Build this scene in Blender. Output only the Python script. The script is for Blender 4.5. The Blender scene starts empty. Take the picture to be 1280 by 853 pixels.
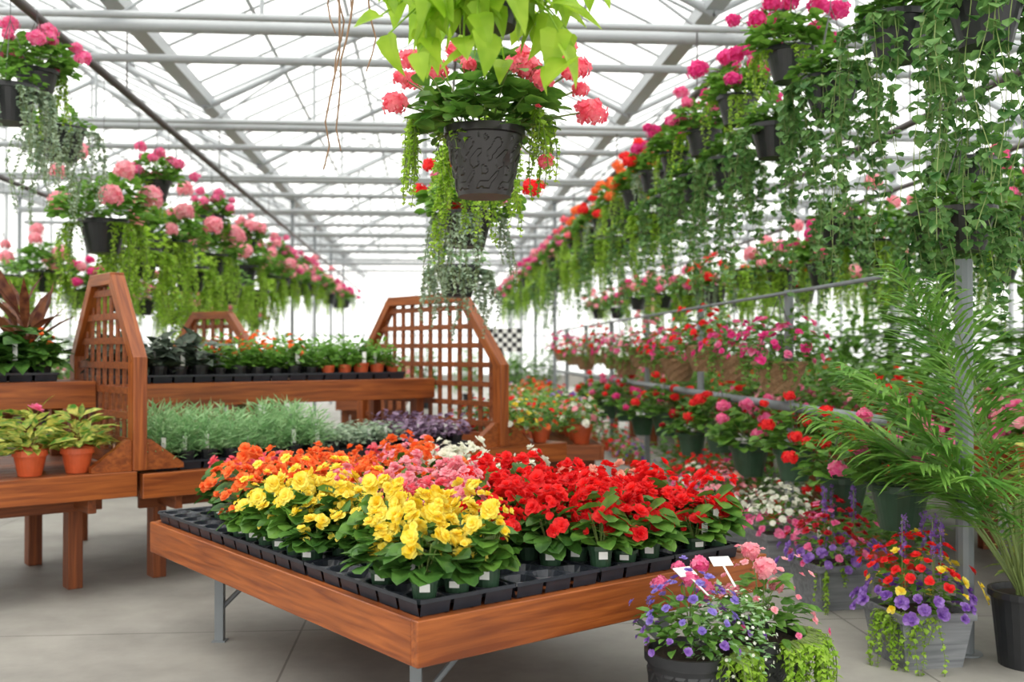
import bpy, math, random, bmesh
from mathutils import Vector, Matrix
R=random.Random(11)
V=Vector
def GP(X0,d,z=0.0): return V((X0-0.0782*d,d,z))
COL=bpy.context.scene.collection
# ---------------------------------------------------------------- materials
def base_mat(name):
    m=bpy.data.materials.new(name); m.use_nodes=True
    nt=m.node_tree; nt.nodes.clear()
    out=nt.nodes.new('ShaderNodeOutputMaterial'); p=nt.nodes.new('ShaderNodeBsdfPrincipled')
    nt.links.new(p.outputs[0],out.inputs[0]); return m,nt,p,out
def mixcol(nt,fac,a,b):
    mx=nt.nodes.new('ShaderNodeMix'); mx.data_type='RGBA'
    mx.inputs[6].default_value=(*a,1); mx.inputs[7].default_value=(*b,1)
    nt.links.new(fac,mx.inputs[0]); return mx
def leafmat(name,c1,c2,transl=.3,scale=14,rough=.45):
    m,nt,p,out=base_mat(name)
    g=nt.nodes.new('ShaderNodeNewGeometry'); n=nt.nodes.new('ShaderNodeTexNoise')
    n.inputs['Scale'].default_value=scale; n.inputs['Detail'].default_value=2
    nt.links.new(g.outputs['Position'],n.inputs['Vector'])
    r=nt.nodes.new('ShaderNodeMapRange'); r.inputs[1].default_value=.35; r.inputs[2].default_value=.65
    nt.links.new(n.outputs[0],r.inputs[0])
    mx=mixcol(nt,r.outputs[0],c1,c2)
    nt.links.new(mx.outputs[2],p.inputs['Base Color']); p.inputs['Roughness'].default_value=rough
    p.inputs['Specular IOR Level'].default_value=.4
    t=nt.nodes.new('ShaderNodeBsdfTranslucent'); nt.links.new(mx.outputs[2],t.inputs[0])
    ms=nt.nodes.new('ShaderNodeMixShader'); ms.inputs[0].default_value=transl
    nt.links.new(p.outputs[0],ms.inputs[1]); nt.links.new(t.outputs[0],ms.inputs[2]); nt.links.new(ms.outputs[0],out.inputs[0])
    return m
def solid(name,c,rough=.5,metal=0,var=.25,scale=20,bump=0):
    m,nt,p,out=base_mat(name)
    tc=nt.nodes.new('ShaderNodeTexCoord'); n=nt.nodes.new('ShaderNodeTexNoise'); n.inputs['Scale'].default_value=scale
    n.inputs['Detail'].default_value=4
    nt.links.new(tc.outputs['Object'],n.inputs['Vector'])
    mx=mixcol(nt,n.outputs[0],tuple(x*(1-var) for x in c),tuple(min(1,x*(1+var)) for x in c))
    nt.links.new(mx.outputs[2],p.inputs['Base Color']); p.inputs['Roughness'].default_value=rough; p.inputs['Metallic'].default_value=metal
    if bump:
        b=nt.nodes.new('ShaderNodeBump'); b.inputs['Strength'].default_value=bump; b.inputs['Distance'].default_value=.01
        nt.links.new(n.outputs[0],b.inputs['Height']); nt.links.new(b.outputs[0],p.inputs['Normal'])
    return m
def woodmat(name,c1,c2,rough=.4,val=(.7,1.25)):
    m,nt,p,out=base_mat(name)
    tc=nt.nodes.new('ShaderNodeTexCoord'); mp=nt.nodes.new('ShaderNodeMapping'); mp.inputs['Scale'].default_value=(1.6,26,26)
    oi=nt.nodes.new('ShaderNodeObjectInfo')
    nt.links.new(tc.outputs['Object'],mp.inputs[0]); nt.links.new(oi.outputs['Random'],mp.inputs['Location'])
    n=nt.nodes.new('ShaderNodeTexNoise'); n.inputs['Scale'].default_value=1.5; n.inputs['Detail'].default_value=6; n.inputs['Distortion'].default_value=.6
    nt.links.new(mp.outputs[0],n.inputs['Vector'])
    r=nt.nodes.new('ShaderNodeMapRange'); r.inputs[1].default_value=.32; r.inputs[2].default_value=.68; nt.links.new(n.outputs[0],r.inputs[0])
    mx=mixcol(nt,r.outputs[0],c1,c2)
    n2=nt.nodes.new('ShaderNodeTexNoise'); n2.inputs['Scale'].default_value=2.2; nt.links.new(tc.outputs['Object'],n2.inputs['Vector'])
    hs=nt.nodes.new('ShaderNodeHueSaturation'); r2=nt.nodes.new('ShaderNodeMapRange'); r2.inputs[3].default_value=val[0]; r2.inputs[4].default_value=val[1]
    nt.links.new(n2.outputs[0],r2.inputs[0]); nt.links.new(r2.outputs[0],hs.inputs['Value']); nt.links.new(mx.outputs[2],hs.inputs['Color'])
    nt.links.new(hs.outputs[0],p.inputs['Base Color']); p.inputs['Roughness'].default_value=rough
    b=nt.nodes.new('ShaderNodeBump'); b.inputs['Strength'].default_value=.25; b.inputs['Distance'].default_value=.004
    nt.links.new(n.outputs[0],b.inputs['Height']); nt.links.new(b.outputs[0],p.inputs['Normal'])
    return m
WOOD=woodmat('stained_redwood',(.17,.036,.006),(.385,.105,.020))
WOOD2=woodmat('aged_wood',(.14,.034,.009),(.30,.082,.02),.55)
GREYWOOD=woodmat('grey_planter',(.13,.14,.155),(.24,.25,.265),.6)
BLACK=solid('black_plastic',(.018,.019,.022),.38,0,.3)
TRAYM=solid('tray_plastic',(.024,.028,.038),.33,0,.3)
DKBROWN=solid('brown_plastic',(.018,.015,.015),.33)
DKGREEN=solid('green_pot',(.03,.075,.04),.4)
TERRA=solid('terracotta_plastic',(.62,.105,.03),.45)
COCO=solid('coco_fibre',(.30,.18,.095),.95,0,.6,60,.8)
SOIL=solid('soil',(.035,.022,.015),.95,0,.5,80,.5)
TAG=solid('white_tag',(.8,.8,.78),.4,0,.03)
METAL=solid('galvanised',(.21,.23,.245),.5,.2,.2,6)
WMETAL=solid('white_painted_metal',(.40,.425,.445),.45,0,.1,3)
PIPEM=solid('dark_pipe',(.11,.10,.10),.45,.4,.3,5)
WIRE=solid('wire',(.09,.09,.09),.4,.6)
DRY=solid('dry_stem',(.24,.15,.09),.9)
STEM=solid('stem',(.16,.22,.06),.6)
L_DARK=leafmat('leaf_dark',(.03,.10,.015),(.09,.22,.035),.28)
L_MID=leafmat('leaf_mid',(.06,.17,.022),(.16,.33,.05),.36)
L_GER=leafmat('leaf_geranium',(.09,.24,.025),(.22,.44,.07),.42)
L_LIME=leafmat('leaf_lime',(.26,.47,.02),(.46,.68,.06),.5,10)
L_JEN=leafmat('leaf_creeping',(.25,.46,.03),(.46,.68,.09),.5)
L_VINE=leafmat('leaf_vine',(.05,.155,.035),(.20,.37,.11),.4,12)
L_SILV=leafmat('leaf_silver',(.26,.38,.26),(.48,.58,.42),.35)
L_SAGE=leafmat('leaf_sage',(.20,.42,.16),(.44,.64,.34),.4)
L_REX=leafmat('leaf_rex',(.02,.035,.025),(.12,.16,.11),.15)
L_PURP=leafmat('leaf_purple',(.06,.02,.05),(.38,.26,.40),.2,30)
L_CROT=leafmat('leaf_croton',(.08,.26,.03),(.66,.62,.14),.35,22)
L_BRONZE=leafmat('leaf_bronze',(.08,.02,.015),(.24,.09,.04),.25)
L_PALM=leafmat('leaf_palm',(.09,.25,.035),(.25,.47,.09),.4,6)
def fm(n,a,b,t=.45): return leafmat('petal_'+n,a,b,t,30,.6)
FL={'red':fm('red',(.74,.006,.014),(.98,.04,.035)),'yellow':fm('yellow',(.92,.68,.02),(1,.90,.20)),
'orange':fm('orange',(.90,.15,.03),(.98,.30,.08)),'pink':fm('pink',(.90,.28,.38),(.96,.54,.58)),
'coral':fm('coral',(.88,.10,.18),(.95,.28,.33)),'magenta':fm('magenta',(.68,.015,.20),(.88,.08,.34)),
'white':fm('white',(.85,.85,.74),(.96,.96,.88)),'purple':fm('purple',(.20,.07,.42),(.42,.24,.68)),
'hotpink':fm('hotpink',(.84,.09,.32),(.92,.30,.48)),'blue':fm('blue',(.20,.12,.5),(.36,.28,.75)),'crimson':fm('crimson',(.34,.004,.014),(.65,.01,.03)),
'salmon':fm('salmon',(.9,.38,.28),(.95,.6,.50))}
# ---------------------------------------------------------------- mesh builder
OV=[(0,0),(.3,.45),(.65,.42),(1,0)]
LT=[(0,0),(.45,.5),(1,0)]
RD=[(0,.08),(.2,.42),(.6,.52),(.9,.3),(1,0)]
HEART=[(0,.3),(.12,.52),(.4,.42),(.75,.2),(1,0)]
PET=[(0,.12),(.6,.52),(1,.34)]
LAN=[(0,.1),(.4,.5),(.8,.3),(1,0)]
class MB:
    def __init__(s): s.v=[];s.f=[];s.m=[]
    def leaf(s,p,d,n,L,W,mi=0,prof=OV,droop=.25,fold=.15):
        sd=d.cross(n)
        if sd.length<1e-4: sd=d.cross(V((.3,.9,.2)))
        sd.normalize(); n=sd.cross(d).normalized(); prev=None
        for t,w in prof:
            c=p+d*(L*t)-n*(droop*L*t*t); i=len(s.v)
            if w==0: s.v.append(c); ids=(i,)
            else:
                o=sd*(W*w); h=n*(fold*W*w*2)
                s.v+= [c-o+h,c,c+o+h]; ids=(i,i+1,i+2)
            if prev:
                if len(prev)==1 and len(ids)==3: s.f+=[(prev[0],ids[0],ids[1]),(prev[0],ids[1],ids[2])]
                elif len(prev)==3 and len(ids)==3: s.f+=[(prev[0],ids[0],ids[1],prev[1]),(prev[1],ids[1],ids[2],prev[2])]
                else: s.f+=[(prev[0],ids[0],prev[1]),(prev[1],ids[0],prev[2])]
                s.m+=[mi,mi]
            prev=ids
    def quad(s,a,b,c,d,mi=0):
        i=len(s.v); s.v+=[a,b,c,d]; s.f.append((i,i+1,i+2,i+3)); s.m.append(mi)
    def rosette(s,p,n,r,mi=0,rings=((6,1,.15),(5,.75,.6),(4,.45,1.05)),mi2=None):
        n=n.normalized(); a=n.orthogonal().normalized(); b=n.cross(a)
        for k,(c,rr,el) in enumerate(rings):
            o=R.random()*6.28
            for q in range(c):
                th=o+q*6.283/c+R.uniform(-.2,.2); rad=a*math.cos(th)+b*math.sin(th); e=el+R.uniform(-.2,.25)
                d=rad*math.cos(e)+n*math.sin(e); nn=n*math.cos(e)-rad*math.sin(e); sz=R.uniform(.85,1.15)
                s.leaf(p+n*(.1*r*k),d,nn,r*rr*sz,r*1.1*rr,mi if mi2 is None or k<len(rings)-1 else mi2,PET,R.uniform(-.2,.35),.12)
    def five(s,p,n,r,mi=0,c=5):
        n=n.normalized(); a=n.orthogonal().normalized(); b=n.cross(a); o=R.random()*6.28
        for q in range(c):
            th=o+q*6.283/c; rad=a*math.cos(th)+b*math.sin(th); sd=n.cross(rad)
            tip=p+rad*r+n*(.15*r)
            i=len(s.v); s.v+=[p,p+rad*(.65*r)-sd*(.45*r),tip,p+rad*(.65*r)+sd*(.45*r)]; s.f.append((i,i+1,i+2,i+3)); s.m.append(mi)
    def ball(s,p,r,mi=0,n=30,fr=.42):
        for k in range(n):
            z=1-1.75*(k+.5)/n; q=math.sqrt(max(0,1-z*z)); th=k*2.39996
            d=V((q*math.cos(th),q*math.sin(th),z*.85)); s.five(p+d*(r*R.uniform(.6,1.12)),(d+V((R.uniform(-.4,.4),R.uniform(-.4,.4),.1))),r*fr*R.uniform(.8,1.15),mi)
    def tube(s,pts,r,n=6,mi=0,cap=False):
        prev=None
        for k,p in enumerate(pts):
            d=(pts[min(k+1,len(pts)-1)]-pts[max(k-1,0)]).normalized()
            a=d.cross(V((0.02,.01,1)) if abs(d.z)<.9 else V((1,.01,0))).normalized(); b=d.cross(a); rr=r[k] if isinstance(r,(list,tuple)) else r
            i=len(s.v); s.v+=[p+(a*math.cos(6.28319*q/n)+b*math.sin(6.28319*q/n))*rr for q in range(n)]
            if prev is not None:
                for q in range(n): s.f.append((prev+q,prev+(q+1)%n,i+(q+1)%n,i+q)); s.m.append(mi)
            elif cap: s.f.append(tuple(range(i,i+n))[::-1]); s.m.append(mi)
            prev=i
        if cap: s.f.append(tuple(range(prev,prev+n))); s.m.append(mi)
    def lathe(s,prof,n=24,mi=0,disp=None,rot=0,mis=None,o=V((0,0,0))):
        prev=None
        for k,(r,z) in enumerate(prof):
            i=len(s.v)
            for q in range(n):
                th=rot+6.28319*q/n; rr=max(r,.0006)
                if disp and r>.02: rr+=disp(th,z,k)
                s.v.append(o+V((rr*math.cos(th),rr*math.sin(th),z)))
            if prev is not None:
                for q in range(n): s.f.append((prev+q,prev+(q+1)%n,i+(q+1)%n,i+q)); s.m.append(mis[k-1] if mis else mi)
            prev=i
    def box(s,lo,hi,mi=0,M=None):
        c=[V((x,y,z)) for z in (lo[2],hi[2]) for y in (lo[1],hi[1]) for x in (lo[0],hi[0])]
        if M: c=[M@q for q in c]
        i=len(s.v); s.v+=c
        for f in ((0,2,3,1),(4,5,7,6),(0,1,5,4),(2,6,7,3),(0,4,6,2),(1,3,7,5)): s.f.append(tuple(i+q for q in f)); s.m.append(mi)
    def strand(s,p,out,L,lf,wd,sp,ml,ms=None,rnd=.02,prof=LT,spread=.12):
        n=max(4,int(L/.06)); pts=[p.copy()]; c=p.copy(); w1=R.uniform(0,6)
        for k in range(n):
            t=k/n; st=L/n; h=max(0,1-t*6)
            c=c+out*(st*(h*.9+spread*max(0,.6-t)))+V((math.sin(w1+k*.7)*rnd*.5,math.cos(w1*1.7+k*.6)*rnd*.5,0))-V((0,0,st*(1-h*.8)))
            pts.append(c.copy())
        if ms is not None: s.tube(pts,.0022,3,ms)
        for k in range(n):
            a,b=pts[k],pts[k+1]; m=max(1,int((b-a).length/sp+.5))
            for q in range(m):
                pp=a.lerp(b,(q+R.random())/m); tp=1-.35*(k/n)
                for _ in range(2):
                    th=R.uniform(0,6.283); d=V((math.cos(th),math.sin(th),R.uniform(-1.1,0))).normalized()
                    s.leaf(pp,d,V((d.x,d.y,.7)),lf*R.uniform(.7,1.2)*tp,wd*R.uniform(.7,1.2)*tp,ml,prof,.2,.1)
    def mound(s,c,Rr,Hh,n,L,W,prof=OV,mi=0,lo=-.1,inner=.45,upm=.3):
        for k in range(n):
            th=R.uniform(0,6.283); sp=R.uniform(lo,1); q=math.sqrt(max(0,1-min(1,sp*sp))); rr=R.uniform(inner,1)
            rad=V((math.cos(th),math.sin(th),0)); p=c+rad*(q*Rr*rr)+V((0,0,sp*Hh*rr))
            d=(rad*(q+.35)+V((R.uniform(-.4,.4),R.uniform(-.4,.4),upm+R.uniform(-.5,.3)))).normalized()
            s.leaf(p,d,(V((0,0,1))+rad*.5+V((R.uniform(-.4,.4),R.uniform(-.4,.4),0))),L*R.uniform(.7,1.25),W*R.uniform(.7,1.25),mi,prof,R.uniform(.05,.45),.12)
    def domepts(s,c,Rr,Hh,n,lo=.1,j0=.88,j1=1.1):
        o=R.random()*6
        for k in range(n):
            sp=1-(1-lo)*(k+.5)/n; q=math.sqrt(max(0,1-sp*sp)); th=o+k*2.39996; j=R.uniform(j0,j1)
            d=V((math.cos(th)*q,math.sin(th)*q,sp)); yield c+V((d.x*Rr*j,d.y*Rr*j,d.z*Hh*j)),V((d.x,d.y,d.z+.3)).normalized()
    def mesh(s,name,mats,smooth=False):
        me=bpy.data.meshes.new(name); me.from_pydata([tuple(q) for q in s.v],[],s.f)
        for m in mats: me.materials.append(m)
        me.polygons.foreach_set('material_index',s.m)
        if smooth: me.polygons.foreach_set('use_smooth',[True]*len(s.f))
        me.update(); return me
# ---------------------------------------------------------------- things
def place(name,label,cat,M,parts,group=None,kind=None):
    e=bpy.data.objects.new(name,None); e.empty_display_size=.05
    if isinstance(M,V): M=Matrix.Translation(M)
    e.matrix_world=M; COL.objects.link(e); e['label']=label; e['category']=cat
    if group: e['group']=group
    if kind: e['kind']=kind
    for pt in parts:
        o=bpy.data.objects.new(pt[0],pt[1]); o.parent=e
        if len(pt)>2 and pt[2] is not None: o.matrix_basis=pt[2]
        if len(pt)>3 and pt[3]: o['label']=pt[3]
        COL.objects.link(o)
    return e
def T(x,y,z,rz=0,s=1): return Matrix.Translation((x,y,z))@Matrix.Rotation(rz,4,'Z')@Matrix.Scale(s,4)
def struct(name,mb,mats,label):
    o=bpy.data.objects.new(name,mb.mesh(name,mats)); COL.objects.link(o); o['kind']='structure'; o['label']=label; o['category']='building part'; return o
def frame_mat(p0,p1,up=V((0,0,1))):
    x=(p1-p0).normalized(); y=up.cross(x).normalized(); z=x.cross(y)
    M=Matrix((x,y,z)).transposed().to_4x4(); M.translation=(p0+p1)/2; return M
def boardpart(name,p0,p1,th,ht,mat,Mp,ctr=True,up=V((0,0,1)),bev=.004):
    L=(p1-p0).length; bm=bmesh.new(); bmesh.ops.create_cube(bm,size=1)
    for v in bm.verts: v.co=V((v.co.x*L,v.co.y*th,v.co.z*ht))
    bmesh.ops.bevel(bm,geom=bm.edges[:],offset=bev,segments=1,affect='EDGES')
    me=bpy.data.meshes.new(name); bm.to_mesh(me); bm.free(); me.materials.append(mat)
    return (name,me,Mp.inverted()@frame_mat(p0,p1,up))
# ---------------------------------------------------------------- world, light, camera
sc=bpy.context.scene
try:
    sc.view_settings.view_transform='Standard'; sc.view_settings.look='None'; sc.view_settings.exposure=0.0
except Exception: pass
w=bpy.data.worlds.new('overcast'); sc.world=w; w.use_nodes=True
bg=w.node_tree.nodes['Background']; bg.inputs[0].default_value=(1,.985,.94,1); bg.inputs[1].default_value=1.95
sun=bpy.data.lights.new('sun','SUN'); sun.energy=3.2; sun.angle=.7; sun.color=(1,.95,.86)
so=bpy.data.objects.new('sun',sun); so.rotation_euler=(math.radians(28),math.radians(-15),0); so.location=(0,0,9); COL.objects.link(so)
cam=bpy.data.cameras.new('camera'); cam.lens=36; cam.sensor_width=36; cam.clip_end=200
cam.dof.use_dof=True; cam.dof.focus_distance=4.2; cam.dof.aperture_fstop=2.0
co=bpy.data.objects.new('camera',cam); co.location=(0,0,1.5); co.rotation_euler=(math.radians(90.6),0,0); COL.objects.link(co); sc.camera=co
# ---------------------------------------------------------------- structure
ROT=Matrix.Rotation(math.atan(.0782),4,'Z')
m,nt,p,out=base_mat('concrete')
tc=nt.nodes.new('ShaderNodeTexCoord'); n1=nt.nodes.new('ShaderNodeTexNoise'); n1.inputs['Scale'].default_value=1.1; n1.inputs['Detail'].default_value=8; n1.inputs['Roughness'].default_value=.65
nt.links.new(tc.outputs['Object'],n1.inputs['Vector']); r=nt.nodes.new('ShaderNodeMapRange'); r.inputs[1].default_value=.3; r.inputs[2].default_value=.7; nt.links.new(n1.outputs[0],r.inputs[0])
mx=mixcol(nt,r.outputs[0],(.20,.19,.175),(.365,.35,.32))
br=nt.nodes.new('ShaderNodeTexBrick'); br.offset=0; br.inputs['Scale'].default_value=1; br.inputs['Brick Width'].default_value=3.0; br.inputs['Row Height'].default_value=3.0; br.inputs['Mortar Size'].default_value=.006
br.inputs['Color1'].default_value=(1,1,1,1); br.inputs['Color2'].default_value=(.93,.93,.93,1); br.inputs['Mortar'].default_value=(.5,.49,.48,1)
mp=nt.nodes.new('ShaderNodeMapping'); mp.inputs['Location'].default_value=(.7,.4,0); nt.links.new(tc.outputs['Object'],mp.inputs[0]); nt.links.new(mp.outputs[0],br.inputs['Vector'])
mm=nt.nodes.new('ShaderNodeMix'); mm.data_type='RGBA'; mm.blend_type='MULTIPLY'; mm.inputs[0].default_value=1
nt.links.new(mx.outputs[2],mm.inputs[6]); nt.links.new(br.outputs[0],mm.inputs[7]); nt.links.new(mm.outputs[2],p.inputs['Base Color'])
n3=nt.nodes.new('ShaderNodeTexNoise'); n3.inputs['Scale'].default_value=2; nt.links.new(tc.outputs['Object'],n3.inputs['Vector'])
r3=nt.nodes.new('ShaderNodeMapRange'); r3.inputs[3].default_value=.35; r3.inputs[4].default_value=.8; nt.links.new(n3.outputs[0],r3.inputs[0]); nt.links.new(r3.outputs[0],p.inputs['Roughness'])
CONC=m
mb=MB(); mb.box((-14,-4,-.1),(14,46,0),0); fl=struct('floor',mb,[CONC],'smooth grey concrete slab floor with joints'); fl.matrix_world=ROT
m,nt,p,out=base_mat('glazing')
nt.nodes.remove(p); tr=nt.nodes.new('ShaderNodeBsdfTransparent'); df=nt.nodes.new('ShaderNodeBsdfTranslucent'); df.inputs[0].default_value=(.95,.975,.985,1)
tr.inputs[0].default_value=(.97,.98,.98,1); tcg=nt.nodes.new('ShaderNodeTexCoord'); ng=nt.nodes.new('ShaderNodeTexNoise'); ng.inputs['Scale'].default_value=.8; nt.links.new(tcg.outputs['Object'],ng.inputs['Vector'])
rg=nt.nodes.new('ShaderNodeMapRange'); rg.inputs[3].default_value=.1; rg.inputs[4].default_value=.7; nt.links.new(ng.outputs[0],rg.inputs[0])
ms=nt.nodes.new('ShaderNodeMixShader'); nt.links.new(rg.outputs[0],ms.inputs[0]); nt.links.new(tr.outputs[0],ms.inputs[1]); nt.links.new(df.outputs[0],ms.inputs[2]); nt.links.new(ms.outputs[0],out.inputs[0])
GLASS=m
GUT=[-8.4,-2.9,2.6,8.1]; ZG,ZR=4.8,6.1; Y0,Y1=-3,44
mb=MB(); bars=MB()
for a,b in zip(GUT,GUT[1:]):
    c=(a+b)/2
    mb.quad(V((a,Y0,ZG)),V((a,Y1,ZG)),V((c,Y1,ZR)),V((c,Y0,ZR))); mb.quad(V((c,Y0,ZR)),V((c,Y1,ZR)),V((b,Y1,ZG)),V((b,Y0,ZG)))
    y=Y0
    while y<=Y1:
        for x0,z0,x1,z1 in ((a,ZG,c,ZR),(c,ZR,b,ZG)):
            bars.tube([V((x0,y,z0-.03)),V((x1,y,z1-.03))],.018,4)
        y+=.75
    for t in (.35,.68):
        for s0 in (a,b):
            x=s0+(c-s0)*t; z=ZG+(ZR-ZG)*t-.06; bars.tube([V((x,Y0,z)),V((x,Y1,z))],.025,4)
    bars.tube([V((c,Y0,ZR)),V((c,Y1,ZR))],.05,6)
struct('ceiling',mb,[GLASS],'pitched translucent glass greenhouse roof panes').matrix_world=ROT
struct('trim_1',bars,[WMETAL],'white metal glazing bars and purlins of the roof').matrix_world=ROT
for k,x in enumerate(GUT):
    g=MB(); g.box((x-.085,Y0,ZG-.14),(x+.085,Y1,ZG),0); struct('trim_%d'%(k+2),g,[WMETAL],'galvanised steel roof gutter beam').matrix_world=ROT
for nm,x in (('wall_left',GUT[0]-.02),('wall_right',GUT[3]+.02)):
    g=MB(); g.quad(V((x,Y0,.5)),V((x,Y1,.5)),V((x,Y1,ZG)),V((x,Y0,ZG)),0); g.box((x-.06,Y0,0),(x+.06,Y1,.5),1)
    y=Y0
    while y<=Y1: g.box((x-.03,y-.03,.5),(x+.03,y+.03,ZG),2); y+=1.2
    for z in (.5,1.8,3.2): g.box((x-.03,Y0,z-.03),(x+.03,Y1,z+.03),2)
    struct(nm,g,[GLASS,CONC,WMETAL],'glazed greenhouse side wall on a low kerb').matrix_world=ROT
g=MB(); y=Y1
g.quad(V((GUT[0],y,.5)),V((GUT[3],y,.5)),V((GUT[3],y,ZG)),V((GUT[0],y,ZG)),0); g.box((GUT[0],y-.06,0),(GUT[3],y+.06,.5),1)
x=GUT[0]
while x<GUT[3]: g.box((x-.03,y-.03,.5),(x+.03,y+.03,ZG),2); x+=1.1
for z in (.5,2.2,3.6,ZG): g.box((GUT[0],y-.03,z-.03),(GUT[3],y+.03,z+.03),2)
struct('wall_back',g,[GLASS,CONC,WMETAL],'bright glazed end wall of the greenhouse').matrix_world=ROT
tm=MB()
for a,b in zip(GUT,GUT[1:]):
    c=(a+b)/2
    tm.tube([V((a,0,ZG-.15)),V((c,0,ZR-.1)),V((b,0,ZG-.15))],.045,6)
    tm.tube([V((a,0,ZG-.4)),V((b,0,ZG-.4))],.06,8); tm.tube([V((a,.25,ZG-.62)),V((b,.25,ZG-.62))],.04,8); tm.tube([V((a,-.3,ZG-.4)),V((b,-.3,ZG-.4))],.035,8)
    for t in (.25,.5,.75):
        x=a+(b-a)*t; z=ZR-.1-abs(x-c)/(b-c)*(ZR-.05-ZG); tm.tube([V((x,0,ZG-.4)),V((x,0,z))],.022,5)
    for t0,t1 in ((.0,.25),(.5,.25),(.5,.75),(1,.75)):
        x=a+(b-a)*t1; z=ZR-.1-abs(x-c)/(b-c)*(ZR-.05-ZG); tm.tube([V((a+(b-a)*t0,0,ZG-.4)),V((x,0,z))],.016,5)
TR=tm.mesh('truss_mesh',[WMETAL],True)
cm=MB(); cm.box((-.035,-.035,0),(.035,.035,ZG-.14),0); CM=cm.mesh('column_mesh',[METAL])
for k in range(9):
    y=1.1+4.1*k
    o=bpy.data.objects.new('roof_truss',TR); COL.objects.link(o); o.matrix_world=ROT@Matrix.Translation((0,y,0)); o['label']='white tubular steel roof truss spanning the greenhouse'; o['category']='truss'; o['group']='roof trusses'; o['kind']='structure'
    if k>=2:
        for x in GUT:
            if abs(x)<4 and k<5: continue
            o=bpy.data.objects.new('steel_column',CM); COL.objects.link(o); o.matrix_world=ROT@Matrix.Translation((x,y,0)); o['label']='galvanised square steel column supporting the gutter'; o['category']='column'; o['group']='steel columns'; o['kind']='structure'
PZ=3.88
for X0,z,lab in ((2.44,PZ,'dark steel pipe carrying hanging baskets'),(-2.81,PZ,'dark steel pipe carrying hanging baskets'),(.2,3.98,'thin steel pipe carrying centre baskets'),(4.4,3.6,'steel pipe carrying hanging baskets'),(6.0,3.6,'steel pipe carrying hanging baskets'),(-5.2,3.6,'steel pipe carrying hanging baskets')):
    g=MB(); a,b=GP(X0,-1,z),GP(X0,40,z); g.tube([a,b],.035 if abs(X0)>1 else .012,8,0,True)
    for k in range(10):
        d=1.1+4.1*k; g.tube([GP(X0,d+.1,z),GP(X0,d+.1,ZG-.36)],.008,5)
    o=bpy.data.objects.new('hanging_pipe',g.mesh('hanging_pipe',[PIPEM],True)); COL.objects.link(o); o['label']=lab; o['category']='pipe'
# ---------------------------------------------------------------- pots
def potmesh(name,mat,rt,rb,h,n=28,rim=.012,disp=None,rimh=.03,rings=1):
    b=MB(); pr=[(0,0),(rb,0)]
    for k in range(1,rings): t=k/rings; pr.append((rb+(rt-rb)*t,(h-rimh)*t))
    pr+=[(rt-.002,h-rimh),(rt+rim,h-rimh),(rt+rim,h),(rt-.004,h),(rt-.01,h-.03)]; k=len(pr)
    pr.append((0,h-.025))
    b.lathe(pr,n,0,disp,mis=[0]*(k-1)+[1]); return b.mesh(name,[mat,SOIL],False)
POT_BLACK=potmesh('pot_black',BLACK,.15,.10,.22)
POT_BROWN=potmesh('pot_brown',DKBROWN,.15,.10,.22)
def scroll(th,z,k):
    if z<.018 or z>.222: return 0
    a=math.sin(th*8+math.sin(z*62)*1.5)*math.sin(z*44+math.sin(th*8)*.8); b=math.sin(th*16-z*60)
    return .0045*(1 if a*.9+b*.4>.22 else 0)
POT_SCROLL=potmesh('pot_scroll',DKBROWN,.147,.10,.26,160,.008,scroll,.03,44)
def weave(th,z,k):
    return .005*(1 if (math.sin(th*11+z*62)>.35 or math.sin(th*11-z*62)>.35) else 0) if z<.33 else 0
POT_WEAVE=potmesh('pot_weave',BLACK,.16,.12,.40,132,.010,weave,.035,40)
POT_COCO=potmesh('pot_coco',COCO,.17,.09,.2,24,.006,lambda th,z,k:.004*math.sin(th*17+z*90),.02,8)
POT_GREEN=potmesh('pot_green',DKGREEN,.125,.085,.2)
POT_BIG=potmesh('pot_big',BLACK,.165,.13,.36)
POT_TERRA=potmesh('pot_terra',TERRA,.085,.06,.14,24,.006)
POT_S=potmesh('pot_small',DKGREEN,.050,.038,.088,14,.003,rimh=.015)
POT_SB=potmesh('pot_small_black',BLACK,.05,.038,.085,12,.003,rimh=.015)
POT_ST=potmesh('pot_small_terra',TERRA,.055,.04,.095,14,.003,rimh=.015)
b=MB(); q=2**.5
b.lathe([(0,0),(.15*q,0),(.185*q,.235),(.198*q,.235),(.198*q,.27),(.178*q,.27),(.175*q,.235),(0,.235)],4,0,rot=math.pi/4,mis=[0]*6+[1])
BOXP=b.mesh('grey_box',[GREYWOOD,SOIL])
b=MB(); b.box((-.013,-.001,-.03),(.013,.001,.05)); TAGM=b.mesh('tag',[TAG])
b=MB(); b.box((-.018,-.0008,0),(.018,.0008,.026)); LABM=b.mesh('pot_label',[TAG])
b=MB(); b.box((-.04,-.001,0),(.04,.001,.055)); b.box((-.004,-.001,-.12),(.004,.001,0)); TAGBIG=b.mesh('price_card',[TAG])
b=MB()
for k in range(3):
    th=k*2.094+.4; b.tube([V((.15*math.cos(th),.15*math.sin(th),.2)),V((.10*math.cos(th),.10*math.sin(th),.36)),V((0,0,.62))],.0025,4)
HANG=b.mesh('hanger',[WIRE])
b=MB(); b.tube([V((0,0,0)),V((0,0,1))],.0025,4); UW=b.mesh('hanger_wire',[WIRE])
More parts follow.
